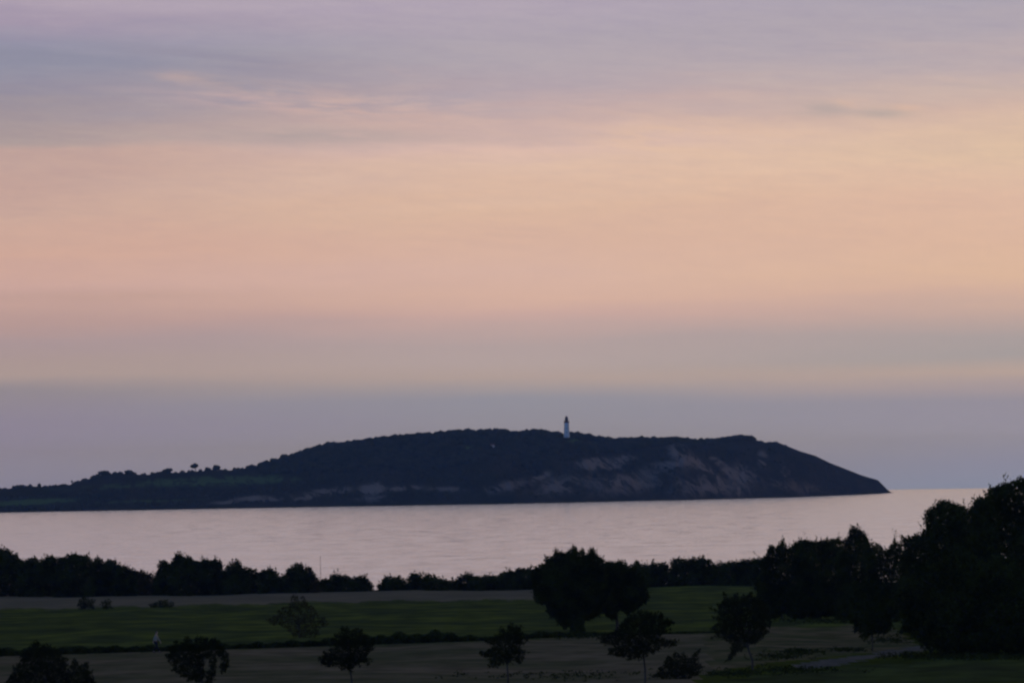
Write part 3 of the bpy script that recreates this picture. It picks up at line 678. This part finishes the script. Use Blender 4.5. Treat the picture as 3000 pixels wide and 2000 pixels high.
COAST = [(-900,1519),(0,1500.8),(1000,1483),(1500,1474.5),(2000,1463.4),(2300,1455.5),(2500,1448.5),(2604,1443.6),(2620,1443.4)]
def sea_dist(px, py):
    a = (py + ROLL * (px - 1500) - EYE_Y) / F
    return RE * (a - math.sqrt(max(a * a - 2 * CAM_H / RE, 1e-12)))
KX = np.array([p[0] for p in SKYL], float); KY = np.array([p[1] for p in SKYL], float)
CX = np.array([p[0] for p in COAST], float); CY = np.array([p[1] for p in COAST], float)
def fbm(x, y, seed):
    r = np.random.default_rng(seed); o = np.zeros_like(x)
    for k in range(7):
        for _ in range(3):
            fr = 2.0 ** k; a = r.uniform(0, 6.28); o += np.sin((x * math.cos(a) + y * math.sin(a)) * fr + r.uniform(0, 6.28)) * 0.58 ** k / 3
    return o
def island():
    px = np.arange(-900, 2613, 4.0)
    cy = np.interp(px, CX, CY); sy = np.interp(px, KX, KY)
    tree_drop = np.interp(px, [-900, 0, 850, 950, 1950, 2150, 2250, 2612], [7, 7, 5, 11, 10, 5, 2, 0])   # the wood stands on the ridge
    sm = np.convolve(np.pad(sy, 6, mode='edge'), np.ones(13) / 13, 'valid'); kk = np.clip((px - 2020) / 60, 0, 1)
    sy_g = np.minimum(sm * (1 - kk) + sy * kk + tree_drop, cy - 0.4)
    Dc = np.array([sea_dist(a, b) for a, b in zip(px, cy)])
    Wd = np.interp(px, [-900, 0, 900, 1600, 2200, 2500, 2612], [420, 420, 650, 620, 420, 160, 15])
    rows = np.concatenate([np.linspace(0, 1, 60), np.linspace(1.05, 1.8, 14)])
    right = np.interp(px, [0, 800, 1400, 2000, 2612], [0, 0.1, 0.5, 0.9, 1.0])
    V = np.zeros((len(rows), len(px), 3)); 
    zr = np.array([P(a, b, d + w).z for a, b, d, w in zip(px, sy_g, Dc, Wd)])
    z0 = -Dc ** 2 / (2 * RE)
    for i, t in enumerate(rows):
        D = Dc + Wd * t
        if t <= 1:
            soft = 0.10 * (1 - np.exp(-t * 30)) + 0.90 * t ** 1.15
            bluff = 0.10 * (1 - np.exp(-t * 40)) + 0.90 * (1 - (1 - t) ** 1.9)
            p = soft * (1 - right) + bluff * right
        else:
            p = np.full(len(px), max(0.0, 1 - ((t - 1) / 0.75) ** 1.3))
        x = D * (px - 1500) / F; n = fbm(px * 0.018, np.full(len(px), t * 5.0) + px * 0.006 * right, 3)
        amp = (zr - z0) * 0.15 * (4 * p * (1 - p)) * (0.35 + 0.65 * right)
        z = z0 - 0.5 + (zr - z0 + 0.5) * p + n * amp * (t <= 1)
        V[i, :, 0], V[i, :, 1], V[i, :, 2] = x, D, z
    nx = len(px); f = np.arange((len(rows) - 1) * nx).reshape(len(rows) - 1, nx)[:, :-1].ravel()
    f = np.stack([f, f + 1, f + 1 + nx, f + nx], 1)
    v = V.reshape(-1, 3); q = to_px(v)
    def blobs(lst):
        m_ = np.zeros(len(q))
        for cx, cy_, rx, ry, sl, s in lst:
            dx = q[:, 0] - cx; dy = q[:, 1] - cy_ - dx * sl
            m_ = np.maximum(m_, s * np.exp(-(dx / rx) ** 2 - (dy / ry) ** 2))
        front = np.repeat(rows <= 1.0, nx); return m_ * front
    clay = blobs([(1585,1396,34,12,-0.35,0.75),(1745,1358,75,18,-0.1,0.9),(1815,1354,45,18,-0.3,0.9),(1960,1362,60,14,-0.05,0.7),(2000,1335,40,30,0.5,0.85),(2060,1372,60,20,0.75,1.0),(2130,1378,50,15,0.8,1.0),(2180,1390,40,30,0.3,0.75),(2235,1343,16,24,0.3,0.9),(2290,1380,40,30,0.3,0.45),(2165,1436,6,14,0.2,1.0),(1095,1430,44,16,-0.1,1.0),(1185,1430,60,9,-0.03,0.75),(1320,1432,80,9,0,0.5),(960,1440,70,12,-0.12,0.8),(900,1456,50,8,-0.25,0.8),(800,1460,60,8,-0.1,0.7),(730,1460,60,9,-0.08,0.75),(660,1471,40,5,-0.05,0.75),(1480,1425,80,20,-0.2,0.5),(1650,1420,120,34,-0.1,0.52),(1850,1410,160,40,-0.1,0.55),(2080,1425,160,34,0,0.55),(2330,1425,120,24,0.2,0.4),(1100,1460,70,12,0,0.5)])
    grass = blobs([(640,1408,240,14,-0.03,1.0),(330,1425,200,10,-0.05,0.5),(100,1470,130,9,-0.05,1.0),(1365,1312,50,9,-0.02,0.8),(1720,1297,60,9,0.12,0.9),(420,1468,200,5,-0.03,0.5)])
    def mat(gg, nt, b):
        n = gg.noise(scaled(gg, nt, 0.02, 0.006, 0.06), 1.0, 5.0, 0.65)
        c = gg.mix(gg.smooth(n, 0.35, 0.65), (0.022, 0.027, 0.020), (0.036, 0.038, 0.030))
        for an_, col, lo, hi in (('grass', (0.075, 0.135, 0.06), 0.2, 0.65), ('clay', (0.195, 0.19, 0.205), 0.14, 0.62)):
            a = nt.nodes.new('ShaderNodeAttribute'); a.attribute_name = an_
            ps = nt.nodes.new('ShaderNodeSeparateXYZ'); nt.links.new(pos(nt), ps.inputs[0])
            k = gg.noise(gg.xyz(gg.m('MULTIPLY', gg.m('MULTIPLY_ADD', ps.outputs[2], 0.7, ps.outputs[0]), 0.055), gg.m('MULTIPLY', ps.outputs[1], 0.006), gg.m('MULTIPLY', ps.outputs[2], 0.055)), 1.0, 6.0, 0.72, 0.8)
            w = gg.m('MULTIPLY', a.outputs['Fac'], gg.m('MULTIPLY_ADD', gg.smooth(k, 0.34, 0.60), 1.2, 0.04))
            c = gg.mix(gg.smooth(w, lo * 0.4, hi * 1.2), c, col)
        nt.links.new(c, b.inputs['Base Color']); b.inputs['Roughness'].default_value = 0.95; b.inputs['Specular IOR Level'].default_value = 0.0
    o = mesh('hills', v, f, material('island_slope', mat), smooth=True, attrs={'clay': clay, 'grass': grass})
    tag(o, 'long dark island hills rising to a wooded crest and ending in cliffs', None, None, 'structure')
    return px, rows, V, clay.reshape(len(rows), nx), grass.reshape(len(rows), nx)
IPX, IROWS, IV, ICL, IGR = island()
def island_at(px, t):
    j = (px - IPX[0]) / 4.0; j0 = int(np.clip(math.floor(j), 0, len(IPX) - 2)); a = j - j0
    i = float(np.interp(t, IROWS, np.arange(len(IROWS)))); i0 = min(int(i), len(IROWS) - 2); b = i - i0
    q = IV[i0, j0] * (1 - a) * (1 - b) + IV[i0, j0 + 1] * a * (1 - b) + IV[i0 + 1, j0] * (1 - a) * b + IV[i0 + 1, j0 + 1] * a * b
    return Vector(q), ICL[i0, j0], IGR[i0, j0]

import bmesh
bm = bmesh.new(); bmesh.ops.create_icosphere(bm, subdivisions=2, radius=1.0)
ICO_V = np.array([v.co[:] for v in bm.verts]); ICO_F = np.array([[v.index for v in f.verts] for f in bm.faces]); bm.free()
def lump(c, rx, rz, rng):
    n = ICO_V + 0.0; k = rng.normal(size=(4, 3)); ph = rng.uniform(0, 6.28, 4)
    r = 1 + sum(0.13 * np.sin(n @ (k[i] * (1.5 + i)) + ph[i]) for i in range(4)) + rng.normal(0, 0.05, len(n))
    return n * r[:, None] * np.array((rx, rx, rz)) + c
M_WOOD = two_tone('distant_leaf', (0.026, 0.032, 0.022), (0.046, 0.048, 0.032), (0.05, 0.05, 0.05), None, 0.9, 0.0)
def woodland():
    rng = np.random.default_rng(9); VV, FF, n = [], [], 0
    def put(c, rx, rz):
        nonlocal n
        VV.append(lump(c, rx, rz, rng)); FF.append(ICO_F + n); n += len(ICO_V)
    # the crest: crowns reach up to the traced skyline
    x = -260.0
    while x < 2300:
        hgt = np.interp(x, [-260, 150, 300, 860, 920, 2000, 2200, 2300], [2.2, 2.2, 2.4, 2.4, 4.0, 3.6, 2.6, 1.4])
        r = hgt * rng.uniform(0.75, 1.5); q, _, _ = island_at(x, 1.0 + rng.uniform(-0.02, 0.05))
        ys = np.interp(x, KX, KY); top = P(x, ys + rng.normal(0.6, 1.3), q.y).z
        rz = max(1.2, min(6.0, (top - q.z) * 0.62 + 0.6)); put(np.array((q.x, q.y, top - rz)), r, rz)
        gap = 1.0 if x > 850 or rng.uniform() < 0.75 else rng.uniform(2, 5)
        x += r / 0.39 * rng.uniform(0.55, 1.15) * gap
    for _ in range(2600):
        x = rng.uniform(760, 2200); lim = np.interp(x, [760, 1000, 1500, 1900, 2200], [0.8, 0.45, 0.4, 0.72, 0.9])
        q, cl, gr = island_at(x, rng.uniform(lim, 1.0))
        if cl > 0.25 or gr > 0.35 or abs(x - 1661) < 24: continue
        r = rng.uniform(3.0, 5.2); put(np.array((q.x, q.y, q.z + r * 0.25)), r, r * 0.8)
    for _ in range(1700):      # scrub on the lower slopes
        x = rng.uniform(-260, 2450); q, cl, gr = island_at(x, rng.uniform(0.03, 0.6))
        if cl > 0.3 or gr > 0.3: continue
        r = rng.uniform(1.2, 2.6); put(np.array((q.x, q.y, q.z + r * 0.2)), r, r * 0.7)
    v = np.vstack(VV); c = v.mean(0); o = mesh('woodland', v - c, np.vstack(FF), M_WOOD, smooth=True); o.location = c
    tag(o, 'dense dark woodland covering the crest and upper slopes of the island', 'woodland', None, 'stuff')
woodland()

def island_tree(px, top_y, w_px, label, seed, bare=0.3):
    rng = np.random.default_rng(seed); q, _, _ = island_at(px, 0.99)
    t = thing('tree', label, 'tree', q, 'single trees on the island skyline')
    H = P(px, top_y, q.y).z - q.z; r = w_px * 0.5 * q.y / F
    VV, FF, n = [], [], 0
    zc = max(H * (0.5 + bare / 2), H - r * 1.1)
    for _ in range(9):
        a = rng.uniform(0, 6.28); k = rng.uniform(0, 0.55) * r
        c = np.array((math.cos(a) * k, math.sin(a) * k, zc + rng.uniform(-0.35, 0.3) * (H - zc)))
        s = r * rng.uniform(0.4, 0.62); VV.append(lump(c, s, min(s * 0.8, H - c[2]), rng)); FF.append(ICO_F + n); n += len(ICO_V)
    mesh('crown', np.vstack(VV), np.vstack(FF), M_WOOD, t, smooth=True)
    v, f = tubes([([(0, 0, -0.5), (0.1, 0, H * 0.4), (0, 0, H * 0.85)], [0.55, 0.4, 0.15]), ([(0.1, 0, H * 0.4), (r * 0.5, 0, H * 0.7)], [0.3, 0.1]), ([(0.1, 0, H * 0.35), (-r * 0.5, 0, H * 0.68)], [0.3, 0.1])])
    mesh('trunk', v, f, M_BARK, t)
for a in [(567, 1357, 24, 'lone umbrella shaped tree on the low left ridge of the island', 1, 0.5),
          (603, 1367, 18, 'small low tree right of the lone umbrella shaped tree', 2, 0.1),
          (630, 1362, 26, 'rounded tree second to the right of the lone umbrella shaped tree', 3, 0.15),
          (485, 1372, 30, 'broad dome shaped tree left of the lone umbrella shaped tree', 4, 0.05),
          (776, 1347, 20, 'first of two trees standing clear below the edge of the wood', 5, 0.3),
          (802, 1345, 20, 'tree touching the foot of the island wood', 6, 0.3),
          (205, 1405, 8, 'tiny pointed tree on the far left rise of the island', 7, 0.1),
          (300, 1379, 40, 'wide dome of trees on top of the left knoll', 8, 0.0),
          (372, 1377, 34, 'second dome of trees on the left knoll', 9, 0.0),
          (2166, 1278, 26, 'windswept tree on top of the bare cliff head', 10, 0.1),
          (2207, 1284, 16, 'small tree right of the windswept cliff tree', 11, 0.1)]:
    island_tree(*a)

# ------------------------------------------------------------------ lighthouse
def lathe(prof, sides=32):
    V, Fc = [], []
    for r, z in prof:
        for s in range(sides):
            w = 2 * math.pi * s / sides; V.append((r * math.cos(w), r * math.sin(w), z))
    for i in range(len(prof) - 1):
        for s in range(sides):
            s2 = (s + 1) % sides; Fc.append((i * sides + s, i * sides + s2, (i + 1) * sides + s2, (i + 1) * sides + s))
    Fc.append(tuple(range(sides - 1, -1, -1))); Fc.append(tuple((len(prof) - 1) * sides + s for s in range(sides)))
    return V, Fc
def box(x0, x1, y0, y1, z0, z1):
    return ([(x0, y0, z0), (x1, y0, z0), (x1, y1, z0), (x0, y1, z0), (x0, y0, z1), (x1, y0, z1), (x1, y1, z1), (x0, y1, z1)],
            [(0, 3, 2, 1), (4, 5, 6, 7), (0, 1, 5, 4), (1, 2, 6, 5), (2, 3, 7, 6), (3, 0, 4, 7)])
def join(parts):
    V, Fc = [], []
    for v, f in parts:
        o = len(V); V += list(v); Fc += [tuple(i + o for i in q) for q in f]
    return V, Fc
M_WHITE = two_tone('white_render', (0.70, 0.72, 0.74), (0.80, 0.81, 0.82), (0.3, 0.3, 0.2), None, 0.85, 0.2)
M_IRON = two_tone('red_iron', (0.10, 0.035, 0.03), (0.14, 0.05, 0.04), (1, 1, 1), None, 0.6, 0.3)
M_GLASS = two_tone('dark_glass', (0.05, 0.055, 0.06), (0.06, 0.065, 0.07), (1, 1, 1), None, 0.15, 0.5)
def lighthouse():
    q, _, _ = island_at(1661, 0.84); k = q.y / F
    zb = P(1661, 1287, q.y).z; zt = P(1658.5, 1217, q.y).z
    x = P(1660.5, 1287, q.y).x
    q = Vector((x, q.y, min(q.z, zb) - 1.0)); H = zt - q.z; b = zb - q.z
    t = thing('lighthouse', 'tall white lighthouse with dark red lantern on the island crest', 'lighthouse', q)
    r0, r1 = 9.2 * k, 7.0 * k; zs = H - 21 * k     # top of the white shaft
    v, f = lathe([(r0 * 1.08, 0), (r0 * 1.05, b), (r0, b + 0.3), (r0 * 0.96, b + (zs - b) * 0.3), (r1 * 1.06, b + (zs - b) * 0.7), (r1, zs)]); mesh('tower', v, f, M_WHITE, t, smooth=False)
    v, f = lathe([(r1, zs), (r1 * 1.25, zs + 0.9), (r1 * 1.25, zs + 1.3)]); g_ = mesh('gallery', v, f, M_IRON, t)
    rail = []
    for s in range(20):
        w = 2 * math.pi * s / 20; X, Y = r1 * 1.2 * math.cos(w), r1 * 1.2 * math.sin(w); rail.append(box(X - .06, X + .06, Y - .06, Y + .06, zs + 1.3, zs + 2.5))
    v, f = join(rail + [lathe([(r1 * 1.22, zs + 2.45), (r1 * 1.22, zs + 2.58), (r1 * 1.17, zs + 2.58), (r1 * 1.17, zs + 2.45)], 20)]); mesh('railing', v, f, M_IRON, g_)
    rl = 5.6 * k
    v, f = lathe([(rl, zs + 1.3), (rl, zs + 3.0)], 16); mesh('watch_room', v, f, M_IRON, t)
    zl = zs + 3.0; rg = 4.3 * k
    v, f = lathe([(rg, zl), (rg, H - 2.4)], 12); ln = mesh('lantern', v, f, M_GLASS, t)
    bars = []
    for s in range(12):
        w = 2 * math.pi * s / 12; X, Y = rg * 1.02 * math.cos(w), rg * 1.02 * math.sin(w); bars.append(box(X - .09, X + .09, Y - .09, Y + .09, zl, H - 2.6))
    v, f = join(bars); mesh('glazing_bars', v, f, M_IRON, ln)
    v, f = lathe([(rg * 1.15, H - 2.6), (rg * 1.1, H - 2.3), (rg * 0.8, H - 1.5), (rg * 0.35, H - 0.9), (0.25, H - 0.7), (0.2, H - 0.1), (0.05, H + 0.3)], 16); mesh('dome', v, f, M_IRON, t, smooth=True)
    for zz in (b + 3.0, b + 8.0, b + 12.5):
        rr = np.interp(zz, [b, zs], [r0, r1]); v, f = box(-0.4, 0.4, -rr - 0.06, -rr + 0.5, zz, zz + 1.3); mesh('window', v, f, M_GLASS, t)
lighthouse()

def cottage():
    q, _, _ = island_at(1438, 0.9); qq = P(1438, 1310, q.y); k = q.y / F
    # find the slope point that shows at this place
    for tt in np.linspace(0.3, 1.0, 80):
        c, _, _ = island_at(1438, tt)
        if to_px(np.array([c]))[0][1] <= 1310.5: q = c; break
    t = thing('cottage', 'tiny white cottage among the trees below the island crest', 'house', q)
    a, h = 2.4, 2.6
    v, f = box(-a, a, -1.8, 1.8, -1.5, h); w = mesh('wall', v, f, M_WHITE, t)
    v = [(-a - .3, -2.1, h), (a + .3, -2.1, h), (a + .3, 2.1, h), (-a - .3, 2.1, h), (-a - .3, 0, h + 1.7), (a + .3, 0, h + 1.7)]
    mesh('roof', v, [(0, 1, 5, 4), (2, 3, 4, 5), (0, 4, 3), (1, 2, 5), (0, 3, 2, 1)], M_IRON, t)
    v, f = box(-0.45, 0.45, -1.86, -1.7, -0.2, 1.9); mesh('door', v, f, M_IRON, t)
    for xx in (-1.5, 1.5):
        v, f = box(xx - .4, xx + .4, -1.86, -1.7, 0.9, 1.9); mesh('window', v, f, M_GLASS, t)
cottage()

# ------------------------------------------------------------------ haze over land and sea
def haze():
    v, f = box(-6500, 6500, -300, 21000, -90, 130)
    mt = bpy.data.materials.new('haze_air'); mt.use_nodes = True; nt = mt.node_tree; nt.nodes.clear()
    pv = nt.nodes.new('ShaderNodeVolumePrincipled'); pv.inputs['Color'].default_value = (0.25, 0.46, 1.0, 1); pv.inputs['Absorption Color'].default_value = (1, 1, 1, 1); pv.inputs['Density'].default_value = 3.2e-5
    ou = nt.nodes.new('ShaderNodeOutputMaterial'); nt.links.new(pv.outputs[0], ou.inputs['Volume'])
    o = mesh('haze', v, f, mt); tag(o, 'thin bluish evening haze over the sea', None, None, 'stuff')
haze()
